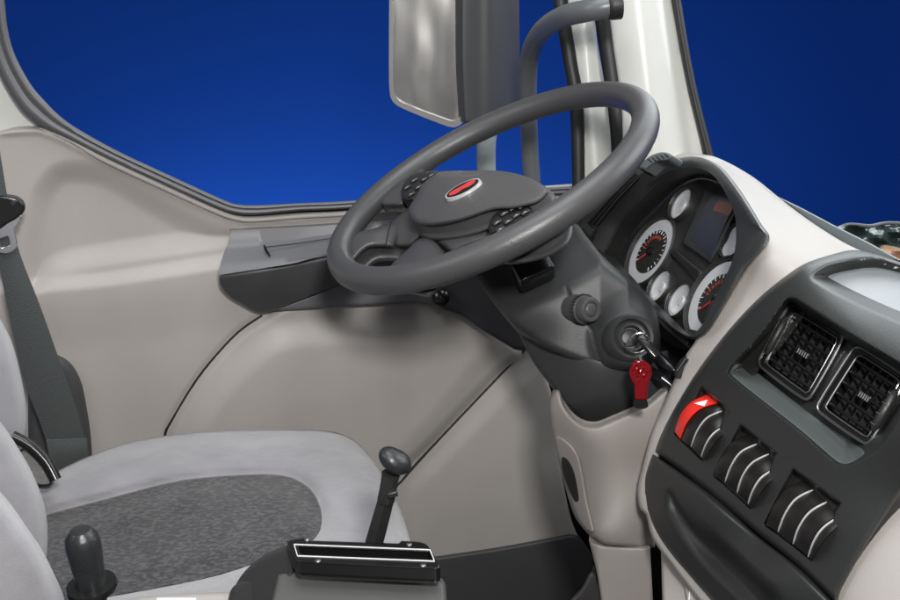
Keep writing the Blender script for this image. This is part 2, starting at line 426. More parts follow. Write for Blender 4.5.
# armrest top (light slate), face and lower trim
def A(pts, n=5, cnt=60): return crv3(DOOR, pts, n, cnt=cnt)
loft('armrest_top', [A([(230, 229, 0.0), (300, 225, 0.0), (345, 222, 0.0), (560, 205, 0.0)]),
                     A([(231, 230, 0.012), (300, 227, 0.012), (345, 224, 0.012), (560, 208, 0.012)]),
                     A([(228, 243, 0.016), (290, 240, 0.016), (345, 233, 0.016), (560, 216, 0.016)]),
                     A([(225, 250, 0.026), (290, 245, 0.028), (345, 238, 0.03), (560, 222, 0.03)]),
                     A([(221, 262, 0.05), (290, 255, 0.055), (345, 247, 0.055), (560, 232, 0.055)]),
                     A([(219, 273, 0.066), (290, 262, 0.072), (345, 252, 0.075), (560, 236, 0.075)]),
                     A([(219, 275, 0.067), (290, 264, 0.073), (345, 254, 0.075), (560, 238, 0.075)])], M['armtop'], door, thick=0.004, sharp=50)
tube('pull_notch', [DOOR(p, h) for p, h in (((264, 245), .042), ((266, 250), .045), ((270, 256), .058))], [0.0012, 0.0022, 0.001], M['void'], door)
tube('pull_notch', [DOOR(p, h) for p, h in (((266, 247), .041), ((300, 243), .036), ((345, 236), .034))], [0.0009]*3, M['sealdk'], door)
relief('armrest_front', DOOR, [(220, 276.5, 1), (290, 265.5), (345, 255), (560, 240, 1), (560, 262, 1), (430, 268), (345, 283), (310, 296), (263, 313), (240, 303), (227, 294), (219.5, 283)],
       M['armlow'], door, h=tps([(220, 277, .064), (290, 266, .07), (345, 256, .073), (560, 240, .07), (560, 262, .055), (430, 268, .055), (345, 283, .05), (300, 298, .045), (263, 313, .03), (227, 294, .045), (260, 288, .065), (330, 270, .074)]), thick=0.03, bev=(3, 0.004))
relief('armrest_base', DOOR, [(268, 311, 1), (310, 296), (345, 282), (430, 270), (500, 262), (530, 300), (528, 351, 1), (515, 349, 1), (490, 332), (465, 318), (430, 304), (350, 306), (290, 310)],
       M['armtop'], door, h=tps([(268, 311, .027), (345, 284, .03), (430, 272, .035), (530, 330, .04), (430, 304, .03), (350, 306, .03)]), thick=0.012, bev=(3, 0.004))
relief('armrest_corner', DOOR, [(428, 268, 1), (520, 262, 1), (528, 351, 1), (515, 350, 1), (482, 330), (462, 316), (440, 308), (430, 290)],
       M['armlow'], door, h=.055, thick=0.02, bev=(4, 0.006))
lathe('adjuster_knob', DOOR((441, 297), .058), (-.2, -1, .3), [(0, .014), (.012, .013), (.016, .009), (.018, 0)], M['black'], door)
relief('kick_panel', DOOR, [(425, 560, 1), (500, 549), (560, 538), (574, 536), (584, 544), (594, 562), (585, 582), (570, 602), (560, 640, 1), (425, 640, 1)], M['armlow'], door, h=.004, thick=0.02, bev=(2.5, 0.004))
relief('kick_corner', DOOR, [(560, 640, 1), (568, 606), (582, 590), (593, 573), (602, 600), (606, 640, 1)], M['taupe'], door, h=.012, thick=0.02, bev=(3, 0.006))
# window seal along the glass opening
up = [(-8, -60), (2, -20), (5, 5), (8, 30), (15, 55), (30, 83), (44, 100), (60, 116), (80, 130), (120, 152), (180, 180), (224, 200), (240, 204.5), (262, 205), (300, 203), (345, 201), (450, 193), (575, 186)]
lo = [(-34, -60), (-22, -20), (-17, 5), (-12, 40), (0, 75), (18, 106), (34, 122), (48, 130), (66, 138), (104, 157), (166, 185.5), (212, 206), (234, 213.5), (256, 215), (300, 211), (345, 209), (450, 201), (575, 194)]
def seal_rows():
    rows = []
    for f, hh in ((0, -.03), (0.0, .004), (.12, .012), (.3, .013), (.36, .007), (.42, .007), (.5, .016), (.75, .018), (.95, .012), (1.0, .004), (1.0, -.03)):
        rows.append(crv3(DOOR, [(a[0]*(1-f)+b[0]*f, a[1]*(1-f)+b[1]*f, hh) for a, b in zip(up, lo)], 6))
    return rows
loft('window_seal', seal_rows(), M['seal'], door, sharp=80)
# sill bead, light
bead = crv3(DOOR, [(40, 130, -.006), (56, 134, .0), (74, 142, .003), (104, 159.5, .006), (166, 188.5, .006), (212, 209.5, .006), (236, 218, .006), (256, 219.5, .006), (300, 216, .006), (345, 213.5, .006), (450, 205, .006), (575, 197, .006)], 6)
tube('sill_bead', bead, 0.0042, M['dash_taupe'], door, seg=10)
# B-pillar
bp = thing('door_pillar', 'cream painted metal pillar behind the door at the far left', 'pillar')
relief('painted_post', Plane((0, -1, 0), (0, 1.54, 0)), [(-60, -60, 1), (-20, -60, 1), (-10, 40), (2, 74), (22, 106), (52, 134), (80, 150, 1), (36, 452, 1), (-60, 452, 1)], M['cream'], bp, h=lambda x, y: .02*ss(x, -40, 20), thick=0.04, bev=(4, .01))

# ------------------------------------------------------------------ windscreen pillar
pil = thing('windscreen_pillar', 'white painted windscreen pillar with black seals rising behind the steering wheel', 'pillar')
relief('painted_post', PILL, [(600, -60, 1), (664, -60, 1), (672, 0), (690, 80), (708, 168, 1), (708, 178, 1), (685, 176), (650, 180), (632, 190), (620, 215, 1), (600, 230, 1), (612, 180, 1), (622, 120), (612, 40)], M['cream'], pil,
       h=lambda x, y: .035*np.sin(np.clip((x-600-(y)*.12)/75, 0, 1)*math.pi)+.01, step=5, thick=0.04, bev=(3, .006), sharp=60)
relief('outer_post', PILL, [(563, -60, 1), (592, -60, 1), (596, 30), (606, 90), (616, 150), (612, 230, 1), (578, 230, 1), (580, 180), (575, 90), (568, 20)], M['cream'], pil, h=lambda x, y: -.03+.012*np.exp(-((x-582-y*.08)/7)**2), step=4, thick=.03, bev=(4, .01))
def strip(name, pl, a, b, h, m, par, hump=.008):
    rows = []
    for f, hh in ((0, -.02), (0, 0), (.2, hump*.8), (.5, hump), (.8, hump*.8), (1, 0), (1, -.02)):
        rows.append(crv3(pl, [(p[0]*(1-f)+q[0]*f, p[1]*(1-f)+q[1]*f, h+hh) for p, q in zip(a, b)], 6))
    return loft(name, rows, m, par, sharp=75)
strip('door_seal', PILL, [(549, -60), (553, 0), (563, 60), (570, 110), (573, 230)], [(566, -60), (568, 0), (577, 60), (584, 110), (585, 230)], -.01, M['sealdk'], pil)
strip('inner_seal', PILL, [(588, -60), (592, 0), (601, 60), (610, 130), (614, 210)], [(606, -60), (611, 0), (620, 60), (628, 130), (632, 210)], .012, M['sealdk'], pil)
strip('screen_seal', PILL, [(664, -60), (672, 0), (686, 80), (704, 156), (712, 190)], [(673, -60), (681, 0), (695, 80), (713, 153), (722, 190)], .02, M['sealdk'], pil, .01)

# ------------------------------------------------------------------ exterior mirror
mir = thing('side_mirror', 'tall grey side mirror outside the window with tubular arm to the pillar', 'mirror')
YM = yplane(1.80)
relief('mirror_glass', Plane((-.25, -.95, .02), YM((425, 50))), [(394, -70, 1), (454, -70, 1), (459, 0), (461, 115), (455, 122), (444, 120), (402, 102), (394, 92), (393, 40)], M['mirror'], mir, thick=.004, step=8)
relief('mirror_frame', Plane((-.25, -.95, .02), YM((425, 50))), [(390, -70, 1), (462, -70, 1), (463, 0), (465, 118), (456, 127), (444, 125), (398, 106), (390, 95), (389, 40)],
       M['mirrorframe'], mir, h=.006, thick=.03, step=4, holes=[[(393, -60, 1), (456, -60, 1), (459, 0), (461, 114), (454, 121), (445, 119), (401, 102), (394, 92), (393, 40)]])
relief('mirror_housing', Plane((.25, -.96, .02), YM((490, 50))), [(461, -70, 1), (516, -70, 1), (519, 0), (519, 110), (510, 125), (464, 123, 1), (461, 60)], M['housing'], mir,
       h=lambda x, y: .05*np.sqrt(np.clip(1-((x-480)/42)**2, 0.02, 1))-.02+.008*ss(x, 478, 492), thick=.08, step=4, bev=(3, .006))
YA = yplane(1.66)
arm = [yplane(yy)(p) for p, yy in (((616, 5), 1.32), ((600, 8), 1.325), ((585, 11), 1.34), ((565, 16), 1.38), ((546, 27), 1.45), ((534, 43), 1.54), ((529, 62), 1.60), ((528, 100), 1.64), ((530, 150), 1.66), ((533, 200), 1.66), ((536, 300), 1.66))]
tube('mirror_arm', smooth3(arm, 6), .0150, M['arm'], mir, seg=18)
lathe('arm_socket', yplane(1.32)((616, 5)), (-1, 0.1, -.1), [(-.006, .019), (.006, .019), (.010, .0175), (.012, .0155)], M['sealdk'], mir)
tube('lower_bracket', smooth3([YM(p) for p in ((491, 110), (488, 130), (486, 150), (487, 200), (489, 260))], 4), .018, M['bracket'], mir, seg=14)

# ------------------------------------------------------------------ steering wheel
WC = np.array([0.28337, 1.21327, 0.88468]); tl, sk = 0.47449, 0.03541
WN = np.array([-math.sin(tl)*math.cos(sk), -math.sin(tl)*math.sin(sk), math.cos(tl)])
wa = norm(np.cross((0, 1, 0), WN)); wb = np.cross(WN, wa)
WP = Plane(WN, WC)
sw = thing('steering_wheel', 'large charcoal four spoke steering wheel with red oval emblem', 'steering wheel')
bm = bmesh.new(); n = 160; ns = 28; rings = []
for i in range(n):
    a = 2*math.pi*i/n; er = math.cos(a)*wa+math.sin(a)*wb; ring = []
    for k in range(ns):
        q = 2*math.pi*k/ns
        rr = .0168; gx, gz = rr*math.cos(q), rr*1.02*math.sin(q)
        # soft seam on the inner side of the rim
        if abs(q-math.pi*1.5) < .12: gz *= .93
        ring.append(bm.verts.new(WC+er*(.2132+gx)+WN*gz))
    rings.append(ring)
for i in range(n):
    A_, B_ = rings[i], rings[(i+1) % n]
    for k in range(ns): bm.faces.new([A_[k], A_[(k+1) % ns], B_[(k+1) % ns], B_[k]])
finish('rim', bm, M['wheel'], sw, 70)
# hub body (spoke carrier)
hub_h = tps([(410, 228, -.012), (423, 238, -.012), (452, 256, -.014), (495, 240, -.010), (405, 190, .0), (430, 175, .0), (540, 178, .0), (553, 195, -.004), (530, 215, 0), (470, 240, -.006), (415, 210, .004), (480, 190, .012)])
relief('hub', WP, [(404, 184), (424, 173), (450, 171), (500, 171), (530, 178), (550, 190), (556, 200), (540, 226), (500, 238), (470, 247), (452, 255, 1), (440, 246), (424, 237), (412, 246), (398, 248), (386, 247, 1), (391, 222, 1), (404, 210), (414, 200)],
       M['hub'], sw, h=lambda x, y: hub_h(x, y)-.006, thick=.035, bev=(6, .012), step=4)
relief('hub_cover', WP, [(416, 196), (424, 182), (440, 172), (470, 170.5), (502, 171), (528, 177), (545, 187), (548, 193), (538, 203), (515, 209), (492, 211), (462, 221), (436, 226), (416, 224), (408, 212)],
       M['hub'], sw, h=lambda x, y: .016+.006*np.clip(1-((x-478)/70)**2-((y-196)/30)**2, -1, 1), thick=.022, bev=(7, .009), step=3.5)
# spokes
def spoke(pts, ws, hs, name='spoke', m='wheel'):
    P = smooth3([WP(p, h) for p, h in zip(pts, hs)], 6)
    W = smooth3([[w_, 0, 0] for w_ in ws], 6)[:, 0]
    bm = bmesh.new(); tube_bm(bm, P, W, seg=20, flat=.55, updir=WN)
    return finish(name, bm, M[m], sw, 60)
relief('spoke', WP, [(343, 246, 1), (357, 233), (375, 228), (400, 219, 1), (400, 234), (394, 248, 1), (371, 248), (360, 256), (350, 268, 1)], M['wheel'], sw, h=tps([(345, 250, -.002), (391, 225, -.016), (388, 245, -.018), (370, 238, -.003), (357, 256, -.006)]), thick=.022, bev=(6, .011), step=2.6, sharp=70)
relief('spoke', WP, [(386, 276, 1), (392, 264), (400, 256), (409, 248), (416, 241), (425, 237.5), (435, 241), (444, 252, 1), (446, 264, 1), (420, 282, 1)], M['wheel'], sw, h=tps([(392, 268, -.004), (424, 240, -.004), (442, 252, -.006), (420, 262, -.001), (405, 255, -.006)]), thick=.022, bev=(6, .011), step=2.6, sharp=70)
relief('spoke', WP, [(376, 196, 1), (390, 178), (406, 165), (424, 160, 1), (424, 176), (412, 186), (407, 196), (403, 205), (392, 206), (382, 206, 1)], M['wheel'], sw, h=-.001, thick=.012, bev=(6, .008), step=2.6, sharp=70)
relief('spoke', WP, [(488, 240), (496, 220), (524, 205), (552, 200), (566, 208), (562, 228), (536, 244), (500, 250)], M['wheel'], sw, h=-.010, thick=.02, bev=(6, .010), step=3, sharp=70)
# spoke seams
tube('spoke_seam', smooth3([WP(p, h) for p, h in (((391, 222), .003), ((388, 233), .004), ((386, 244), .000))], 4), .0007, M['void'], sw)
# keypads on the side spokes
def keypad(outl, keys, par):
    k = relief('button_pad', WP, outl, M['sealdk'], par, h=.010, thick=.02, bev=(4, .006), step=3)
    for kx, ky in keys:
        a = norm(WP((kx+5, ky-3))-WP((kx, ky))); box('button', WP((kx, ky), .012), (a, np.cross(WN, a), WN), (.0110, .0085, .003), M['dark'], k, .0012)
        tube('button_mark', [WP((kx-1.4, ky+.6), .0144), WP((kx+1.6, ky-.8), .0140)], .00035, M['stripe'], k, seg=6)
keypad([(404, 200), (401, 192), (404, 183), (412, 175), (426, 171), (440, 172), (428, 181), (419, 192), (414, 200)], [(407, 187), (414, 180), (411, 194), (418, 187), (424, 179), (431, 175)], sw)
keypad([(491, 234), (489, 225), (495, 213), (508, 204), (522, 201), (532, 208), (530, 218), (512, 228)], [(497, 222), (504, 213), (513, 208), (522, 206), (500, 229), (508, 221), (516, 215), (525, 212)], sw)
# emblem
ec = WP((463.5, 190), .0225)
e1 = norm(WP((480, 182), .02)-WP((447, 198), .02)); e2 = np.cross(WN, e1)
def oval(name, rx, ry, z, hgt, m, par):
    bm = bmesh.new(); r0 = [bm.verts.new(ec+WN*z+e1*rx*math.cos(q)+e2*ry*math.sin(q)) for q in np.linspace(0, 2*math.pi, 40, endpoint=False)]
    r1 = [bm.verts.new(ec+WN*(z+hgt)+e1*rx*.96*math.cos(q)+e2*ry*.96*math.sin(q)) for q in np.linspace(0, 2*math.pi, 40, endpoint=False)]
    for k in range(40): bm.faces.new([r0[k], r0[(k+1) % 40], r1[(k+1) % 40], r1[k]])
    bm.faces.new(r1); bm.faces.new(r0); return finish(name, bm, m, par)
emb = oval('emblem', .0250, .0195, -.004, .0065, M['badge'], sw)
oval('emblem_ground', .0218, .0160, .0026, .0006, M['void'], emb)
bm = bmesh.new(); pth = []
q_ = [(-.0165, -.0045), (-.008, -.0065), (0, -.0035), (.008, -.0045), (.016, -.001), (.0165, .0045), (.009, .0062), (0, .0040), (-.008, .0035), (-.016, .001)]
vs = [bm.verts.new(ec+WN*.0040+e1*a*1.05+e2*b*1.35) for a, b in spline(q_, True, 5)]; bm.faces.new(vs)
vs2 = [bm.verts.new(v.co-Vector(WN)*.0008) for v in vs]; bm.faces.new(list(reversed(vs2)))
for k in range(len(vs)): bm.faces.new([vs[k], vs[(k+1) % len(vs)], vs2[(k+1) % len(vs)], vs2[k]])
finish('emblem_mark', bm, M['emblem'], emb)

# ------------------------------------------------------------------ steering column
colm = thing('steering_column', 'charcoal steering column shroud with round knob and ignition lock', 'steering column')
lathe('boss', WC-WN*.09, WN, [(0, .062), (.03, .066), (.05, .062), (.07, .045), (.075, 0)], M['column'], colm, 40)
cf = tps([(480, 278, -.03), (510, 320, -.01), (528, 353, -.02), (573, 225, -.09), (600, 250, -.075), (530, 303, .03), (558, 290, .03), (600, 265, .0), (560, 250, -.03), (545, 330, .03), (560, 345, .015),
          (590, 300, .03), (590, 350, .03), (632, 337, .035), (627, 368, .01), (650, 300, -.02), (657, 330, -.02), (655, 360, -.02), (515, 270, .0), (620, 290, .01)])
ign = np.array([632, 337.])
RX = [470, 498, 528, 557, 585, 600, 627, 650, 670]; RY = [334, 322, 308, 293, 277, 268, 284, 306, 334]
LSX = np.array([(470, 262), (480, 284), (498, 308), (514, 326), (530, 338)], float)
def chf(x, y):
    a = np.interp(x, RX, RY)-y; up_ = .5*(a+np.sqrt(a*a+50)); dn = .5*(-a+np.sqrt(a*a+50))
    h = .032-.0011*up_-.00028*dn-.0016*np.clip(x-628, 0, 40)
    h = h-.014*(1-np.clip(sdf(LSX, x, y, False)/44, 0, 1))**2
    r_ = np.hypot((x-ign[0]), (y-ign[1])/1.05)
    h = h*ss(r_, 18, 48)+(.038)*(1-ss(r_, 18, 48))
    ln = np.array([(566, 288), (572, 299), (582, 313), (592, 330), (596, 348), (602, 364)], float)
    return h-.0025*np.exp(-(sdf(ln, x, y, False)/1.2)**2)
relief('upper_shroud', COLM, [(470, 262), (500, 245), (545, 225), (573, 222), (588, 238), (602, 255), (627, 278), (648, 298), (658, 320), (660, 345), (650, 362), (627, 370), (590, 366), (553, 352), (530, 338), (514, 326), (498, 308), (480, 284)],
       M['column'], colm, h=chf, thick=.06, bev=(8, .016), step=2.2, sharp=60)
lf = tps([(520, 330, -.03), (535, 370, -.035), (560, 400, -.03), (583, 425, -.06), (560, 356, .0), (590, 372, .012), (590, 405, -.02), (600, 440, -.09), (630, 375, .0), (640, 410, -.045), (670, 380, -.05), (660, 440, -.10)])
relief('lower_shroud', COLM, [(512, 320, 1), (560, 345), (600, 358), (640, 355), (668, 350, 1), (672, 400), (665, 450, 1), (600, 450, 1), (583, 424), (565, 404), (548, 382), (533, 362)],
       M['column'], colm, h=lambda x, y: lf(x, y)-.008, thick=.06, bev=(5, .01), step=4, sharp=60)
bc = COLM((533, 270), .035); ba = norm(COLM((550, 262), .03)-COLM((515, 277), .04)); bn = norm((-.25, -.6, .75)); bv = norm(np.cross(ba, bn)); bn = np.cross(bv, ba)
box('lock_lever', bc, (ba, bv, bn), (.048, .034, .03), M['black'], colm, .004)
# adjusting knob
ka = norm((.30, -.85, .25)); ko = COLM((582, 309), .03)
kf = lathe('adjusting_knob', ko, ka, [(-.02, .0180), (.006, .0180), (.0068, .0160), (.0175, .0158), (.0200, .0143), (.0205, .0130), (.0200, .0098), (.0180, .0090), (.0200, .0078), (.0208, .006), (.0208, 0)], M['hub'], colm, 36)
bm = bmesh.new(); aa, bb = frame_axes(ka)
for q in np.linspace(0, 2*math.pi, 26, endpoint=False):
    er = math.cos(q)*aa+math.sin(q)*bb; box_bm(bm, ko+ka*.0035+er*.0183, (er, np.cross(ka, er), ka), (.0016, .0024, .007))
finish('knurl', bm, M['column'], kf)
# ignition barrel
ia = norm((-.05, -.85, .5)); io = COLM((632, 337), .048)
ir = lathe('ignition_lock', io, ia, [(-.03, .030), (.000, .0285), (.003, .026), (.001, .0225), (-.004, .021), (-.001, .0185), (.002, .017), (.001, .014), (-.012, .0125), (-.012, 0)], M['column'], colm, 40)
lathe('lock_face', io-ia*.010, ia, [(0, .011), (.003, .011), (.004, .009), (.004, 0)], M['panel'], ir)
for (a, b) in (((650, 372), (664, 380)), ((652, 352), (668, 366))):
    tube('stalk', [COLM(a, -.03), COLM(b, -.01), COLM((b[0]+8, b[1]+6), -.01)], [.008, .007, .005], M['black'], colm)
# key with ring and fob
key = thing('ignition_key', 'ignition key with a ring and red translucent fob hanging from the lock', 'key')
kp = io+ia*.018
kx = norm(COLM((655, 358), .05)-COLM((636, 336), .05))
box('key_head', COLM((648, 346), .075), (kx, np.cross(ia, kx), ia), (.034, .012, .008), M['black'], key, .003)
box('key_blade', COLM((636, 337), .055), (ia, np.cross(kx, ia), kx), (.04, .0022, .008), M['silver'], key, .0005)
rc = COLM((638, 343), .078); ra, rb = norm((.95, -.25, -.1)), norm((.15, -.2, .97))
tube('key_ring', [rc+.0125*math.cos(q)*ra+.0140*math.sin(q)*rb for q in np.linspace(0, 2*math.pi, 32, endpoint=False)], .0009, M['silver'], key, seg=8, closed=True)
kpl = Plane((-.2, -.95, .2), COLM((641, 372), .075))
tube('chain_link', [kpl((640, 355)), kpl((641, 361))], .0016, M['silver'], key)
relief('fob', kpl, [(641, 360), (649, 364), (652, 372), (650, 380), (648, 386, 1), (647, 400, 1), (635, 400, 1), (635, 386, 1), (631, 379), (630, 371), (634, 363)], M['fob'], key, thick=.006, bev=(2, .002), step=2,
       h=lambda x, y: .0012*np.sin(np.hypot(x-641, y-372)*1.5)*(np.hypot(x-641, y-372) < 9))
relief('fob_tip', kpl, [(635, 400, 1), (647, 400, 1), (648, 407), (641, 409), (634, 407)], M['black'], key, thick=.007, step=2)

# ------------------------------------------------------------------ pedestal trim under the column
ped = thing('column_pedestal', 'taupe pedestal trim around the base of the steering column', 'pedestal')
pf = tps([(552, 392, -.03), (549, 404, -.03), (552, 433, -.03), (575, 528, -.03), (583, 428, .02), (590, 440, .025), (597, 533, .025), (650, 406, .0), (665, 392, -.01), (640, 470, .01), (650, 545, .01), (620, 480, .02)])
relief('pedestal_cover', PED, [(553, 393), (559, 391), (563, 405), (572, 418), (583, 425.5), (596, 427), (612, 421), (646, 406), (662, 393), (668, 391), (664, 420), (655, 470), (655, 548, 1), (606, 545), (594, 538), (586, 532), (574, 515), (562, 475), (553, 436), (549, 405)],
       M['ped'], ped, h=pf, thick=.02, bev=(4, .008), step=3.5, sharp=60)
relief('rear_lip', PED, [(555, 391), (565, 386), (590, 386), (640, 384), (668, 390), (650, 402), (600, 412), (575, 410), (562, 402)], M['ped'], ped, h=-.11, thick=.02, bev=(2, .004))
hd = relief('side_pocket', PED, [(556, 436), (568, 442), (578, 455), (583, 475), (588, 505), (594, 532), (586, 530), (576, 515), (565, 480), (556, 448)], M['ped'], ped, h=lambda x, y: pf(x, y)+.008, thick=.015, bev=(3, .006), step=3)
relief('pocket_opening', PED, [(562, 457), (569, 461), (575, 475), (579, 500), (575, 502), (568, 488), (562, 470)], M['dark'], hd, h=lambda x, y: pf(x, y)+.010, thick=.008, bev=(2, .003), step=2)
relief('pedestal_foot', PED, [(589, 541, 1), (604, 546), (650, 548, 1), (655, 640, 1), (606, 640, 1), (598, 580)], M['ped'], ped, h=lambda x, y: .012+.012*ss(x, 588, 600), thick=.04, bev=(3, .006))

# ------------------------------------------------------------------ dashboard
dash = thing('dashboard', 'taupe and charcoal truck dashboard with gauges, air vents and rocker switches', 'dashboard')
bf = tps([(580, 240, .03), (593, 243, .04), (640, 172, .035), (663, 158, .02), (697, 152, .0), (712, 157, -.02), (745, 172, -.02), (780, 200, -.01), (815, 225, 0), (857, 248, .0), (900, 262, .0), (1000, 310, 0),
          (737, 190, .05), (768, 240, .082), (745, 270, .082), (715, 320, .075), (690, 350, .07), (790, 235, .045), (800, 265, .06), (760, 295, .07), (695, 370, .06), (668, 415, .05), (652, 445, .045), (638, 490, .03),
          (650, 530, .02), (690, 590, .01), (760, 640, .01), (850, 600, .04), (900, 540, .04), (960, 500, .03), (800, 350, .05), (740, 450, .045), (720, 560, .02)])
PANP = spline([(857, 250), (830, 255), (800, 266), (764, 293), (730, 328), (700, 367), (675, 407), (660, 436), (654, 452, 1), (652, 453, 1), (642, 478), (640, 496), (648, 520), (663, 545), (690, 577), (716, 606), (760, 660, 1), (836, 660, 1), (836, 604, 1), (842, 588), (868, 543), (900, 496), (950, 430), (1010, 370, 1), (1010, 330, 1), (940, 280), (900, 262)], True, 5)
def bodyh(x, y): return bf(x, y)-.06*ss(sdf(PANP, x, y), 7, 15)
clus_hole = [(594, 246), (603, 217), (613, 207), (626, 192), (642, 178), (664, 165), (690, 160), (715, 166), (730, 180), (745, 197), (767, 240), (745, 268), (725, 305), (706, 331), (680, 336), (650, 308), (625, 282), (605, 260)]
relief('dash_body', DASH, [(668, 162, 1), (672, 155), (686, 152.5), (700, 154), (716, 157), (745, 172), (780, 200), (815, 225), (857, 249), (900, 263), (1000, 310, 1), (1060, 640, 1), (735, 640, 1), (700, 602), (672, 566), (652, 538), (646, 515), (640, 509), (637.5, 490), (643, 465), (652, 432), (668, 394), (684, 358), (694, 343), (700, 330, 1), (725, 300, 1), (745, 268, 1), (768, 240, 1), (737, 190, 1), (716, 168, 1), (690, 160, 1)],
       M['dash_taupe'], dash, h=bodyh, thick=.014, bev=(3.5, .008), step=4, sharp=70, n=4)
# cluster hood: front ring and liner
NP = 120
def ring(pts, n=6):
    P = crv3(DASH, pts, n, closed=True); P = np.vstack([P, P[:1]]); r_ = resample(P, 1, False) if False else None
    seg = np.linalg.norm(np.diff(P, axis=0), axis=1); s = np.concatenate([[0], np.cumsum(seg)]); t = np.linspace(0, s[-1], NP, endpoint=False)
    return np.stack([np.interp(t, s, P[:, k]) for k in range(3)], -1)
R0 = [(593, 249, .035), (603, 217, .038), (613, 205, .04), (640, 178, .04), (663, 163, .04), (692, 156.5, .04), (717, 164, .05), (738, 187, .065), (760, 222, .085), (769, 241, .09), (745, 269, .09), (727, 302, .085), (706, 334, .075), (686, 338, .06), (655, 314, .045), (622, 281, .04)]
R1 = [(595, 248, .046), (605, 219, .048), (615, 207, .05), (642, 181, .05), (664, 166, .05), (691, 160, .05), (715, 167, .06), (734, 188, .075), (756, 222, .095), (765, 240, .10), (742, 266, .10), (723, 300, .095), (704, 331, .085), (685, 335, .07), (655, 312, .05), (624, 280, .047)]
R2 = [(600, 250, .045), (609, 222, .047), (619, 210, .048), (646, 186, .048), (667, 172, .048), (691, 167, .048), (709, 172, .058), (722, 187, .068), (733, 210, .075), (736, 228, .078), (733, 258, .078), (715, 298, .078), (699, 329, .075), (682, 333, .063), (655, 308, .045), (628, 277, .044)]
R3 = [(612, 258, .022), (616, 235, .022), (628, 220, .022), (655, 195, .022), (675, 180, .022), (695, 174, .022), (715, 178, .022), (732, 190, .022), (745, 210, .022), (750, 232, .022), (745, 260, .022), (730, 298, .022), (710, 335, .022), (688, 336, .02), (657, 313, .018), (634, 284, .02)]
R4 = [(622, 268, -.002), (625, 245, -.002), (637, 226, -.002), (660, 203, -.002), (679, 186, -.002), (698, 178, -.002), (718, 182, -.002), (736, 194, -.002), (750, 212, -.002), (758, 240, -.002), (752, 262, -.002), (738, 298, -.002), (716, 338, -.002), (690, 342, -.002), (660, 318, -.002), (640, 292, -.002)]
def mix(a, b, f, dh=0): return [(p[0]*(1-f)+q[0]*f, p[1]*(1-f)+q[1]*f, p[2]*(1-f)+q[2]*f+dh) for p, q in zip(a, b)]
def ringm(pts, n=8): return crv3(DASH, pts, n, closed=True)
loft('cluster_hood', [ringm(R0), ringm(mix(R0, R1, .4, .004)), ringm(R1), ringm(mix(R1, R2, .35, .001)), ringm(mix(R1, R2, .8, 0)), ringm(R2)], M['hood'], dash, closed=True, sharp=75)
loft('cluster_liner', [ringm(R2), ringm(mix(R2, R3, .5)), ringm(R3), ringm(R4)], M['dark'], dash, closed=True, sharp=75)
# instrument face
def cface(x, y): return np.full(np.shape(x), 0.0)
relief('cluster_face', DASH, [(p[0]+ (6 if p[0] > 690 else -12), p[1]+(6 if p[1] > 260 else -12)) for p in R4], M['dark'], dash, h=-.004, thick=.01, step=8)
DN = DASH.n; dy = np.array([0, -1.0, 0]); dv = np.cross(dy, DN); dv = dv if dv[2] > 0 else -dv
def gauge(c, rad, big=False):
    o = DASH(c, -.002)
    g = lathe('gauge', o, DN, [(-.002, rad*1.12), (.006, rad*1.10), (.008, rad*1.05), (.006, rad*1.0), (-.001, rad*.98), (-.002, rad*.97)], M['dark'], dash, 48)
    lathe('dial', o, DN, [(.0, rad*.985), (.0022, rad*.97), (.0024, rad*.80), (.001, rad*.72 if not big else rad*.66), (.001, 0)], M['dial'], g, 48)
    if big:
        lathe('dial_center', o+DN*.0008, DN, [(0, rad*.66), (.0016, rad*.65), (.0016, 0)], M['dark'], g, 48)
        bm = bmesh.new()
        for k in range(21):
            q = math.radians(225-270*k/20); er = math.cos(q)*dy+math.sin(q)*dv; L = .12 if k % 2 == 0 else .06
            box_bm(bm, o+DN*.0028+er*rad*.60, (er, np.cross(DN, er), DN), (rad*L, .0008, .0006))
        finish('dial_marks', bm, M['white'], g)
        bm = bmesh.new()
        for k in range(3, 12):
            q = math.radians(225-270*k/20); er = math.cos(q)*dy+math.sin(q)*dv
            box_bm(bm, o+DN*.0028+er*rad*.44, (er, np.cross(DN, er), DN), (rad*.10, .0030, .0006))
        finish('dial_numbers', bm, M['orange'], g)
        q = math.radians(232); er = math.cos(q)*dy+math.sin(q)*dv
        tube('needle', [o+DN*.004, o+DN*.004+er*rad*.6], [.0016, .0006], M['emblem'], g, seg=6)
        lathe('needle_cap', o+DN*.002, DN, [(0, .007), (.004, .007), (.005, .005), (.005, 0)], M['black'], g)
    else:
        lathe('dial_center', o+DN*.0006, DN, [(0, rad*.3), (.0014, rad*.28), (.0014, 0)], M['dial'], g)
gauge((652, 252), .054, True); gauge((718, 300), .056, True)
for c in ((683, 205), (662, 287), (681, 301), (736, 242)): gauge(c, .0245)
disp = relief('display', DASH, [(681, 243, 1), (705, 189, 1), (736, 198, 1), (740, 205, 1), (711, 264, 1)], M['panel'], dash, h=.010, thick=.014, step=4, bev=(2, .004), n=1)
relief('screen', DASH, [(690, 238, 1), (711, 195, 1), (735, 202, 1), (710, 257, 1)], M['screen'], disp, h=.0115, thick=.003, step=5, n=1)
relief('screen_patch', DASH, [(713, 210, 1), (718, 200, 1), (734, 205, 1), (729, 216, 1)], M['screenor'], disp, h=.0125, thick=.002, step=5, n=1)
sl = relief('indicator_slot', DASH, [(668, 252, 1), (673, 247, 1), (703, 271, 1), (697, 282, 1)], M['panel'], dash, h=.006, thick=.008, bev=(2, .003), step=3, n=1)
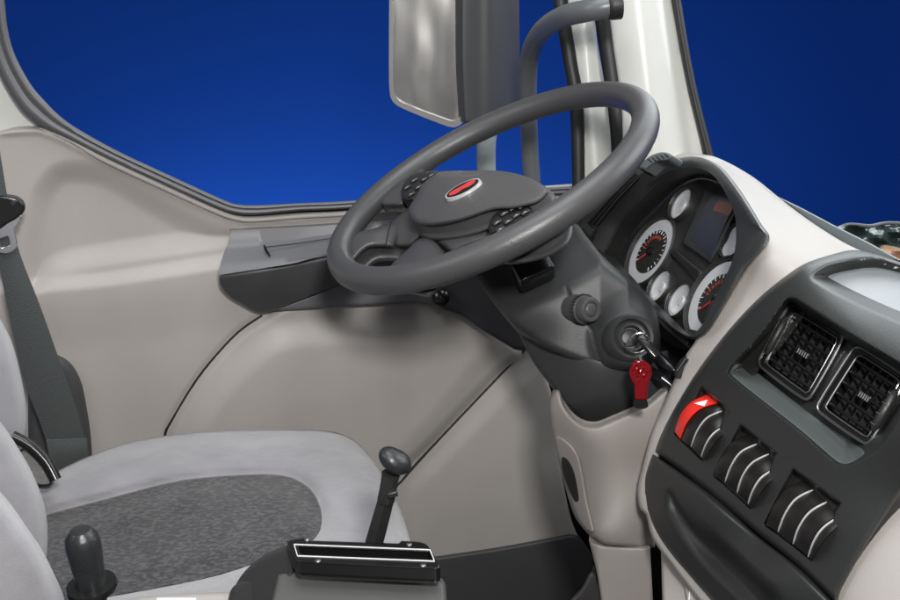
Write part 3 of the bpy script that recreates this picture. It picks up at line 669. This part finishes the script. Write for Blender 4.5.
relief('slot_window', DASH, [(671, 253, 1), (674, 250, 1), (699, 272, 1), (696, 277, 1)], M['black'], sl, h=.007, thick=.003, step=5, n=1)
relief('trim_edge', DASH, [(600, 250, 1), (633, 288, 1), (667, 322, 1), (690, 341, 1), (687, 347, 1), (664, 329, 1), (629, 294, 1), (598, 256, 1)], M['panel'], dash, h=.052, thick=.03, bev=(2, .004), step=3, n=1)
relief('side_button', DASH, [(702, 322, 1), (712, 300, 1), (722, 304, 1), (713, 326, 1)], M['panel'], dash, h=.05, thick=.03, bev=(2, .004), step=3, n=1)
bm = bmesh.new()
for k in range(3): tube_bm(bm, [DASH((689+k*3, 331+k*3-1), .068), DASH((700+k*3, 333+k*3), .068)], .0016, seg=6)
finish('grille', bm, M['panel'], dash)
# column gap filler: dark lower surface under cluster
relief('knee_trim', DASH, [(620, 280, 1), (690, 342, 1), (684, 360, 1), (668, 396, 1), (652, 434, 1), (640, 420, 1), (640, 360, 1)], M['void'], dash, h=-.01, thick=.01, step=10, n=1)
sb = relief('side_button', DASH, [(674, 372), (680, 360), (688, 355), (690, 359), (683, 368), (677, 378)], M['panel'], dash, h=.066, thick=.02, bev=(1.5, .003), step=2.5)
tube('button_mark', [DASH((677, 371), .068), DASH((686, 358), .068)], .0008, M['silver'], sb, seg=6)
# side vent left of the hood
sv = relief('side_vent', DASH, [(576, 232, 1), (586, 214), (612, 188), (636, 166), (644, 172, 1), (628, 190), (606, 214), (590, 245, 1)], M['panel'], dash, h=.07, thick=.03, bev=(2, .004), step=3)
relief('vent_opening', DASH, [(587, 222, 1), (612, 195, 1), (635, 173, 1), (640, 177, 1), (618, 200, 1), (597, 227, 1)], M['void'], sv, h=.0715, thick=.002, step=5, n=1)
for f in (.15, .5, .85):
    tube('slat', [DASH((587+10*f, 222+5*f), .074), DASH((612+6*f, 195+5*f), .074), DASH((635+5*f, 173+4*f), .074)], .0012, M['panel'], sv, seg=8)
relief('vent_tab', DASH, [(581, 228, 1), (587, 222, 1), (595, 230, 1), (590, 239, 1)], M['black'], sv, h=.076, thick=.006, bev=(1.5, .002), step=2, n=1)
gp = relief('defrost_grille', DASH, [(638, 166, 1), (650, 156), (662, 152), (672, 155), (668, 160), (656, 162), (645, 170, 1)], M['tray'], dash, h=.072, thick=.03, bev=(2, .003), step=2.5)
for k in range(5):
    x = 648+k*4.2; y = 159-k*1.2
    tube('groove', [DASH((x, y), .0725), DASH((x+3.5, y+3), .0725)], .0007, M['void'], gp, seg=6)
# ---- centre panel
pan = [(857, 250), (830, 255), (800, 266), (764, 293), (730, 328), (700, 367), (675, 407), (660, 436), (654, 452, 1), (700, 487), (760, 536), (800, 569), (836, 604, 1), (842, 588), (868, 543), (900, 496), (950, 430), (1010, 370, 1), (1010, 330, 1), (940, 280), (900, 262)]
rec1 = spline([(787, 299), (796, 299), (848, 332), (905, 366), (925, 380, 1), (880, 447), (857, 462), (840, 466), (800, 432), (728, 374), (732, 365), (760, 335)], True, 6)
trayo = spline([(812, 276), (826, 266), (850, 260), (880, 258), (920, 268, 1), (960, 340, 1), (900, 322), (850, 300), (820, 284)], True, 6)
pf2 = tps([(857, 250, .012), (900, 262, .01), (1000, 310, .01), (800, 266, .072), (764, 293, .080), (730, 328, .078), (700, 367, .072), (675, 407, .062), (660, 436, .055), (654, 452, .05), (760, 536, .05), (836, 604, .05), (868, 543, .055), (900, 496, .06),
           (800, 290, .085), (850, 320, .09), (900, 350, .09), (950, 400, .09), (780, 460, .07), (820, 500, .068), (720, 420, .068), (850, 470, .075), (830, 262, .05)])
Q = {}
Q[1] = [(702, 387), (729, 410), (702, 461), (674, 434)]
Q[2] = [(741, 425), (778, 455), (750, 509), (713, 475)]
Q[3] = [(793, 469), (841, 504), (811, 560), (764, 524)]
qpoly = {k: np.array(v, float) for k, v in Q.items()}
def panh(x, y):
    h = pf2(x, y)
    d = sdf(rec1, x, y)
    # recess: shallow slope from the lower edge, steep at the top
    bot = np.array([(724, 371), (728, 374), (800, 432), (840, 466), (857, 462), (880, 447)], float)
    h = h-.050*np.minimum(ss(d, -1, 10), ss(sdf(bot, x, y, False), -6, 24))
    d = sdf(trayo, x, y); h = h-.028*ss(d, -2, 14)
    for k, q in qpoly.items():
        d = sdf(q, x, y); h = h-.012*ss(d, -1.0, 3.0)
    return h
relief('centre_panel', DASH, pan, M['panel'], dash, h=panh, thick=.03, bev=(6, .012), step=1.6, sharp=50, n=5,
       holes=[[(790, 306, 1), (842, 337, 1), (807, 398, 1), (760, 364, 1)], [(857, 348, 1), (903, 379, 1), (867, 442, 1), (818, 409, 1)]])
relief('tray_floor', DASH, [(822, 281), (832, 271), (852, 266), (878, 264), (915, 275, 1), (950, 335, 1), (902, 318), (855, 299)], M['trayf'], dash, h=lambda x, y: pf2(x, y)-.0235, thick=.006, step=4)
relief('vent_ledge_sheen', DASH, [(730.5, 374), (737, 364), (746, 366), (757, 372), (812, 415), (864, 451), (856, 460), (841, 463.5), (800, 429.5)], M['shelf'], dash,  # thin overlay on the panel recess, carries the painted ledge sheen
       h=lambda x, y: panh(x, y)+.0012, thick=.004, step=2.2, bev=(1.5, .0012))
def bil(q, s, t):
    q = np.array(q, float); return (1-t)*((1-s)*q[0]+s*q[1])+t*((1-s)*q[3]+s*q[2])
def vent(q, left):
    hc = .056
    fr = [tuple(bil(q, s, t)) for s, t in ((.08, 0), (.92, 0), (1, .08), (1, .92), (.92, 1), (.08, 1), (0, .92), (0, .08))]
    ho = [tuple(bil(q, s, t)) for s, t in ((.16, .08), (.90, .08), (.93, .12), (.93, .88), (.90, .92), (.16, .92), (.12, .88), (.12, .12))]
    v = relief('air_vent', DASH, fr, M['black'], dash, h=hc, thick=.04, bev=(2.5, .005), step=2.6, holes=[ho], n=4)
    bk = [tuple(bil(q, s, t)) for s, t in ((.05, .05), (.95, .05), (.95, .95), (.05, .95))]
    relief('duct', DASH, bk, M['void'], v, h=hc-.03, thick=.004, step=10, n=1)
    for k in range(5):
        t = .17+k*.165
        P = [DASH(bil(q, s, t+.0), hc-.004+.006*math.sin(s*math.pi)) for s in (.12, .3, .5, .7, .93)]
        bm = bmesh.new(); up_ = norm(DN*.8+np.array([0, 0, .6])); pr = [bm.verts.new(p) for p in P]
        pb = [bm.verts.new(p-up_*.0035-np.array([0, 0, .001])) for p in P]; pu = [bm.verts.new(p+np.array([0, 0, -.0022])-DN*.001) for p in P]
        for i in range(4):
            bm.faces.new([pr[i], pr[i+1], pb[i+1], pb[i]]); bm.faces.new([pr[i], pu[i], pu[i+1], pr[i+1]]); bm.faces.new([pu[i], pb[i], pb[i+1], pu[i+1]])
        tube_bm(bm, P, .0016, seg=8)
        finish('slat', bm, M['black'], v)
    for k in range(5):
        s = .24+k*.145
        P0, P1 = DASH(bil(q, s, .1), hc-.008), DASH(bil(q, s, .9), hc-.008)
        c = (P0+P1)/2; ax = norm(P1-P0)
        box('vane', c-DN*.006, (ax, DN, np.cross(ax, DN)), (np.linalg.norm(P1-P0), .006, .0020), M['panel'], v)
    P = [DASH(bil(q, s, .5), hc+.004) for s in (.45, .65)]
    P = [p-DN*.004 for p in P]
    g = box('vent_tab', (P[0]+P[1])/2, (P[1]-P[0], dv, DN), (np.linalg.norm(P[1]-P[0]), .007, .008), M['black'], v, .0015)
    for k in range(5): tube('tab_rib', [DASH(bil(q, .47+k*.04, .47), hc+.009), DASH(bil(q, .47+k*.04, .54), hc+.009)], .0007, M['tray'], g, seg=5)
    # thumbwheel
    s0 = .055 if left else .945
    P = [DASH(bil(q, s0, t), hc+.002+.004*math.sin((t-.2)/.6*math.pi)) for t in np.linspace(.2, .8, 9)]
    tw = tube('thumbwheel', P, [.002]+[.0042]*7+[.002], M['dark'], v, seg=10)
    for k in range(1, 8, 2): tube('wheel_rib', [P[k]+DN*.004-dy*.003, P[k]+DN*.004+dy*.003], .0006, M['silver'], tw, seg=5)
    # bright edge of the frame
    for ring_, rr, hh in ((fr, .0014, -.001), (ho, .0009, .0004)):
        E = spline([(a, b) for a, b in ring_], True, 4)
        tube('frame_trim', [DASH(p, hc+hh) for p in resample(E, 4)], rr, M['rimtrim'], v, seg=8, closed=True)
vent([(790, 303), (845, 336), (808, 402), (757, 364)], True)
vent([(856, 345), (907, 378), (868, 446), (815, 409)], False)
def bank(q, curves, red=None, stripes=()):
    hb = float(pf2(np.array(bil(q, .5, .5)[0]), np.array(bil(q, .5, .5)[1])))
    sw_ = relief('switch_bank', DASH, [tuple(bil(q, s, t)) for s, t in ((.02, .02), (.98, .02), (.98, .98), (.02, .98))], M['black'], dash, h=hb-.0115, thick=.004, step=5, n=1)
    K = []
    for c in curves:
        p = spline([(a, b) for a, b in c], False, 8); K.append(resample(p, np.linalg.norm(np.diff(p, axis=0), axis=1).sum()/16, False))
    T = np.linspace(0, 1, len(K[0]))
    def Z(t): return hb-.011+.016*math.sin(math.pi*(.08+.80*t))
    for i in range(len(K)-1):
        rows = []; a, b = K[i], K[i+1]
        for k, t in enumerate(T):
            z = Z(t); p = lambda f, dz: DASH(a[k]*(1-f)+b[k]*f, z+dz)
            rows.append([p(.03, -.008), p(.03, -.001), p(.12, .0010), p(.5, .0014), p(.88, .0010), p(.97, -.001), p(.97, -.008)])
        o = loft('rocker', rows, M['red'] if red == i else M['rocker'], sw_, sharp=50, thick=.0)
        if red == i:
            o['label'] = 'red hazard rocker with a white triangle'
            def at(f, t):
                k = t*(len(T)-1); k0 = int(k); w_ = k-k0; k1 = min(k0+1, len(T)-1)
                pa = a[k0]*(1-w_)+a[k1]*w_; pb = b[k0]*(1-w_)+b[k1]*w_
                return DASH(pa*(1-f)+pb*f, Z(t)+.0024)
            P = [at(.22, .66), at(.80, .72), at(.42, .88)]
            bm = bmesh.new(); v0 = [bm.verts.new(p) for p in P]; v1 = [bm.verts.new(p-DN*.0008) for p in P]; bm.faces.new(v0); bm.faces.new(v1)
            for k in range(3): bm.faces.new([v0[k], v0[(k+1) % 3], v1[(k+1) % 3], v1[k]])
            finish('hazard_mark', bm, M['white'], o)
    for i in stripes:
        P = [DASH(K[i][k], Z(T[k])+.0010) for k in range(len(T))]
        tube('stripe', P, [.0004]+[.0010]*(len(P)-2)+[.0004], M['stripe'], sw_, seg=8)
bank(Q[1], [[(674, 431), (681, 413), (692, 401), (707, 394)], [(681, 440), (688, 423), (701, 410), (722, 403)], [(691, 447), (697, 431), (707, 418), (722, 411)], [(701, 457), (706, 444), (713, 434), (724, 426)], [(705, 461), (711, 450), (718, 440), (728, 431)]], 0, (2, 3))
bank(Q[2], [[(713, 476), (719, 459), (730, 443), (746, 434)], [(725, 482), (731, 466), (741, 452), (757, 444)], [(737, 493), (742, 477), (752, 463), (769, 454)], [(748, 504), (753, 490), (761, 478), (774, 469)], [(752, 509), (759, 497), (768, 485), (778, 476)]], None, (1, 2, 3))
bank(Q[3], [[(765, 525), (773, 505), (786, 489), (804, 479)], [(778, 532), (785, 514), (796, 499), (813, 490)], [(793, 544), (799, 527), (810, 512), (827, 502)], [(808, 557), (814, 541), (823, 528), (837, 518)], [(812, 561), (820, 548), (829, 536), (841, 524)]], None, (1, 2, 3))
# lower dark trim with a long grab recess
lt = [(652.5, 453, 1), (700, 489), (760, 538), (800, 571), (836, 606, 1), (860, 660, 1), (760, 660, 1), (716, 606), (690, 577), (663, 545), (648, 520), (640, 496), (642, 478)]
slot = spline([(668, 492), (674, 492), (700, 522), (740, 556), (775, 590), (790, 620, 1), (765, 625, 1), (735, 595), (700, 560), (680, 534), (668, 510)], True, 6)
lh = tps([(652, 453, .048), (760, 538, .048), (836, 606, .05), (716, 606, .018), (663, 545, .02), (640, 496, .024), (690, 577, .018), (700, 520, .058), (770, 580, .058), (668, 490, .05)])
relief('lower_trim', DASH, lt, M['panel'], dash, h=lambda x, y: lh(x, y)-.018*ss(sdf(slot, x, y), -3, 14), thick=.03, bev=(5, .010), step=2, sharp=60)
# lower taupe glovebox part
relief('lower_panel', DASH, [(661, 550, 1), (690, 584), (720, 620), (740, 660, 1), (664, 660, 1)], M['taupe'], dash, h=-.01, thick=.015, bev=(3, .006), step=4)
st = relief('switch_plate', DASH, [(683, 580, 1), (688, 578, 1), (706, 596, 1), (715, 620, 1), (690, 620, 1)], M['taupe'], dash, h=-.004, thick=.006, bev=(1.5, .003), step=2.5, n=1)
tube('plate_mark', [DASH((689, 600), -.003), DASH((690, 588), -.003), DASH((700, 600), -.003)], .0008, M['white'], st, seg=6)
# right side taupe flank
# dark cover at windscreen base
relief('screen_ledge', DASH, [(775, 195, 1), (800, 207, 1), (832, 224, 1), (870, 243, 1), (905, 262, 1), (870, 256, 1), (852, 249, 1), (815, 226, 1)], M['tray'], dash, h=-.035, thick=.01, bev=(2, .004), step=4, n=1)

# ------------------------------------------------------------------ rumpled cover seen beyond the dash
rnd = np.random.RandomState(3)
cov = thing('rumpled_cover', 'dark green rumpled plastic sheet beyond the windscreen at the right edge', 'cover')
CP = Plane((-.2, -.8, .6), (1.15, 1.35, .72))
def rum(x, y): return .012*np.sin(x*.10+y*.30)+.006*np.sin(x*.23-y*.4+1)
relief('sheet', CP, [(838, 228), (848, 225), (870, 226), (890, 223), (930, 226), (960, 240, 1), (960, 330, 1), (880, 290), (850, 250)], M['green'], cov, h=rum, thick=.01, step=3)
tube('hem', smooth3([CP((838, 228), .0), CP((850, 224.5), .005), CP((870, 226), .005), CP((890, 223), .0), CP((930, 226), .005)], 5), .003, M['arm'], cov)
relief('tan_patch', CP, [(880, 246), (900, 248), (930, 262), (930, 280, 1), (895, 262)], M['orangecloth'], cov, h=lambda x, y: rum(x, y)+.012, thick=.006, step=3)

# ------------------------------------------------------------------ driver seat
seat = thing('driver_seat', 'light grey plush driver seat with dark patterned cushion insert', 'seat')
cush = [(20, 500), (39, 486), (60, 470), (100, 452), (140, 440), (200, 432), (280, 429.5), (328, 431), (350, 438), (372, 458), (392, 492), (406, 525), (413, 560), (412, 620), (380, 680, 1), (60, 700, 1), (0, 640, 1)]
inso = [(20, 525), (47, 514), (100, 500), (180, 480), (250, 474), (288, 476), (311, 489), (322, 512), (319, 534), (300, 550), (265, 561), (211, 578), (113, 597), (40, 606)]
ip = spline(inso, True, 8)
def sh(x, y):
    d = sdf(ip, x, y)
    return -.003-.016*ss(d, -12, 4)+.006*np.sin(x*.013+1)*np.sin(y*.02)+.0035*np.exp(-(d/3.5)**2)*0 + .0012*np.sin(x*.11)*np.sin(y*.07+x*.03)
relief('cushion', SEAT, cush, M['plush'], seat, h=sh, thick=.12, bev=(20, .035), step=5, sharp=80)
relief('cushion_insert', SEAT, inso, M['fabric'], seat, h=lambda x, y: sh(x, y)+.003+.004*ss(sdf(ip, x, y), 0, 25), thick=.02, bev=(3, .006), step=5, sharp=80)
BP1 = Plane((.45, -.88, .12), (-.30, 1.18, .7)); BP2 = Plane((.45, -.88, .12), (-.24, 1.02, .62)); BP3 = Plane((.45, -.88, .12), (-.18, .86, .55))
relief('backrest', BP1, [(-80, 240, 1), (-30, 270), (-5, 310), (11, 340), (20, 372), (26, 405), (26, 430), (20, 448), (0, 470), (-80, 520, 1)], M['plush'], seat, thick=.12, bev=(16, .045), step=5, sharp=80)
relief('side_bolster', BP2, [(-80, 400, 1), (-20, 405), (2, 424), (26, 461), (38, 486), (46, 512), (48, 540), (46, 570), (44, 660, 1), (-80, 660, 1)], M['plush'], seat, thick=.10, bev=(18, .045), step=5, sharp=80)
relief('side_bolster', BP3, [(-80, 470, 1), (-20, 476), (4, 496), (26, 526), (42, 550), (54, 574), (64, 598), (74, 660, 1), (-80, 680, 1)], M['plush'], seat, thick=.10, bev=(18, .045), step=5, sharp=80)

# ------------------------------------------------------------------ seat belt
sb_ = thing('seat_belt', 'dark woven seat belt with steel latch tongue hanging at the left edge', 'seat belt')
BY = Plane((.12, -.99, 0), (-.42, 1.40, .6))
def belt_strip(a, b, name, hs):
    rows = []
    for f in (0, .03, .5, .97, 1): rows.append(crv3(BY, [(p[0]*(1-f)+q[0]*f, p[1]*(1-f)+q[1]*f, h+(.001 if 0 < f < 1 else 0)) for p, q, h in zip(a, b, hs)], 6))
    return loft(name, rows, M['belt'], sb_, thick=.002, sharp=70)
belt_strip([(-30, 120), (-16, 200), (-3, 250), (9, 310), (24, 377), (40, 420), (48, 443)], [(-6, 120), (6, 195), (17, 248), (40, 308), (59, 361), (76, 410), (85, 441)], 'webbing', [0, 0, 0, 0, 0, 0, 0])
belt_strip([(47, 440), (50, 455), (58, 480), (66, 500)], [(86, 438), (87, 450), (90, 462), (94, 480)], 'webbing_loop', [.006, .012, .01, 0])
tg = relief('tongue_cover', BY, [(-14, 200), (0, 196), (16, 198), (23, 203), (25, 210), (18, 218), (8, 224), (-4, 232), (-16, 236)], M['black'], sb_, h=.010, thick=.012, bev=(3, .004), step=2.5)
lathe('button_stop', BY((13, 203), .013), BY.n, [(0, .004), (.002, .003), (.002, 0)], M['panel'], tg)
relief('latch_tongue', BY, [(-8, 232, 1), (6, 222, 1), (20, 214, 1), (22, 218, 1), (14, 229, 1), (17.5, 244), (15, 250), (6, 254), (-6, 252, 1)], M['silver'], tg, h=.008, thick=.003, step=2.5, bev=(1, .001), n=2,
       holes=[[(0, 239, 1), (8, 236, 1), (10, 245, 1), (1, 248, 1)]])
cv = thing('belt_guide_cover', 'black rounded plastic cover standing behind the seat belt', 'cover')
relief('cover_shell', Plane((.2, -.98, 0), (-.4, 1.46, .5)), [(30, 352), (58, 355), (72, 364), (82, 382), (88, 410), (92, 440), (92, 470), (80, 520, 1), (30, 520, 1)], M['armlow'], cv, thick=.03, bev=(9, .02), step=4)
bk = thing('belt_buckle', 'black belt buckle and stalk between seat cushion and belt', 'buckle')
BK = Plane((.2, -.8, .55), BP1((30, 460), .02))
tube('stalk', smooth3([BK((12, 436)), BK((30, 446)), BK((46, 462)), BK((56, 480))], 5), .007, M['black'], bk)
relief('buckle_body', BK, [(18, 452), (28, 448), (44, 462), (54, 476), (50, 486), (36, 486), (22, 478)], M['dark'], bk, h=-.01, thick=.03, bev=(3, .006), step=3)

# ------------------------------------------------------------------ gear selector
gs = thing('gear_selector', 'black gear selector box with slotted gate and upright lever', 'gear lever')
GZ = zplane(.63)
down = (0, 0, -1)
relief('housing', zplane(.60), [(278, 575, 1), (296, 568), (440, 578), (446, 586), (448, 640, 1), (262, 640, 1)], M['boot'], gs, thick=.10, bev=(5, .01), step=4, tdir=down, sharp=70)
relief('housing_flank', zplane(.603), [(234, 590), (246, 570), (266, 554), (287, 545, 1), (300, 566, 1), (290, 584), (274, 640, 1), (228, 640, 1)], M['dark'], gs, h=lambda x, y: -.0007*np.clip(292-x, 0, 80), thick=.09, bev=(6, .012), step=3, tdir=down, sharp=70)
relief('shoulder', zplane(.575), [(230, 592), (240, 582), (256, 579), (268, 588), (264, 640, 1), (220, 640, 1)], M['dark'], gs, thick=.08, bev=(6, .012), step=3, tdir=down)
gate = relief('gate_plate', GZ, [(287, 543, 1), (289, 540), (306, 537, 1), (310, 540.5, 1), (399, 543.5, 1), (401, 541, 1), (420, 542), (428, 546), (440, 566), (440, 568), (436, 569.5), (300, 562.5), (296, 560)], M['black'], gs, thick=.016, bev=(1.6, .003), step=2.6, tdir=down, n=3,
              holes=[[(299, 547.5, 1), (429, 552.5, 1), (432, 559, 1), (301, 554, 1)]])
relief('slot_bottom', zplane(.617), [(292, 543, 1), (431, 549, 1), (436, 562, 1), (296, 557, 1)], M['void'], gate, thick=.003, step=8, tdir=down, n=1)
fr = [(294, 544.5), (430, 550), (434.5, 561.3), (297.5, 556)]
bm = bmesh.new()
for a, b in zip(fr, fr[1:]+fr[:1]):
    p, q = GZ(a, .0006), GZ(b, .0006); d_ = norm(q-p); box_bm(bm, (p+q)/2, (d_, np.cross((0, 0, 1), d_), (0, 0, 1)), (np.linalg.norm(q-p)+.0005, .0007, .0010))
finish('white_frame', bm, M['white'], gate)
for p in ((307, 540), (318, 566-4.5), (423, 566), (409, 545)):
    s_ = lathe('screw', GZ((p[0], p[1]), .0), (0, 0, 1), [(0, .0028), (.001, .0028), (.0016, .002), (.0016, 0)], M['rimtrim'], gate, 12)
# lever (leans away a little)
L0 = zplane(.60)((369, 562)); YL = yplane(L0[1]-.005)
L1 = YL((386, 500)); L2 = YL((390, 478)); L3 = YL((395, 462))
tube('lever', [L0, L1], [.0085, .0072], M['dark'], gs, seg=4, flat=1.1)
tube('collar', [L1-(L2-L1)*.12, L1, L1+(L2-L1)*.5, L2, L2+(L2-L1)*.2], [.0070, .0085, .0082, .0085, .009], M['dark'], gs, seg=20)
box('release_catch', (L1+L2)/2+np.array([.003, -.009, 0]), ((1, 0, .2), (0, 1, 0), (-.2, 0, 1)), (.010, .007, .006), M['knob'], gs, .0015)
kn = norm(L3-L1)
tilt = norm(np.array([.55, 0, -.55]))
bm = bmesh.new(); bmesh.ops.create_uvsphere(bm, u_segments=32, v_segments=20, radius=1)
for v in bm.verts:
    x, y, z = v.co
    rx, ry, rz = .0165, .0150, .0118
    p = np.array([x*rx, y*ry, z*rz*(1.0 if z > 0 else .9)])
    ca, sa = math.cos(.45), math.sin(.45)
    p = np.array([p[0]*ca+p[2]*sa, p[1], -p[0]*sa+p[2]*ca])
    p[2] += .004*max(0, -x)
    v.co = L3+p
finish('knob', bm, M['knob'], gs)

# ------------------------------------------------------------------ hand brake lever
hb_ = thing('brake_lever', 'short black hand lever with a collar ring beside the seat', 'lever')
YH = yplane(.72)
B0, B1 = YH((97, 612)), YH((82, 540)); ax = norm(B1-B0); Lb = np.linalg.norm(B1-B0)
s1 = .72/ .93
lathe('grip', B0, ax, [(.018, .0085), (.024, .0105), (.030, .0120), (.042, .0125), (.055, .0135), (Lb-.004, .0140), (Lb+.004, .0125), (Lb+.009, .008), (Lb+.010, 0)], M['knob'], hb_, 32)
lathe('collar_ring', B0, ax, [(.021, .012), (.022, .0195), (.025, .0205), (.028, .0195), (.029, .012)], M['black'], hb_, 36)
lathe('shaft', B0, ax, [(-.06, .0095), (.022, .0095), (.026, .0075)], M['dark'], hb_, 20)

# ------------------------------------------------------------------ tunnel console with a printed label
tc_ = thing('tunnel_console', 'light grey engine tunnel console with a white framed label at the bottom edge', 'console')
relief('console_top', zplane(.56), [(105, 604, 1), (150, 596), (240, 592), (300, 596, 1), (300, 700, 1), (90, 700, 1)], M['dash_taupe'], tc_, thick=.05, bev=(4, .006), step=5, tdir=down)
lb = relief('label_plate', zplane(.562), [(157, 598, 1), (196, 598, 1), (199, 625, 1), (156, 625, 1)], M['white'], tc_, thick=.001, step=8, n=1)
relief('label_field', zplane(.5626), [(161, 600, 1), (193, 600, 1), (196, 625, 1), (160, 625, 1)], M['armtop'], lb, thick=.0005, step=8, n=1)
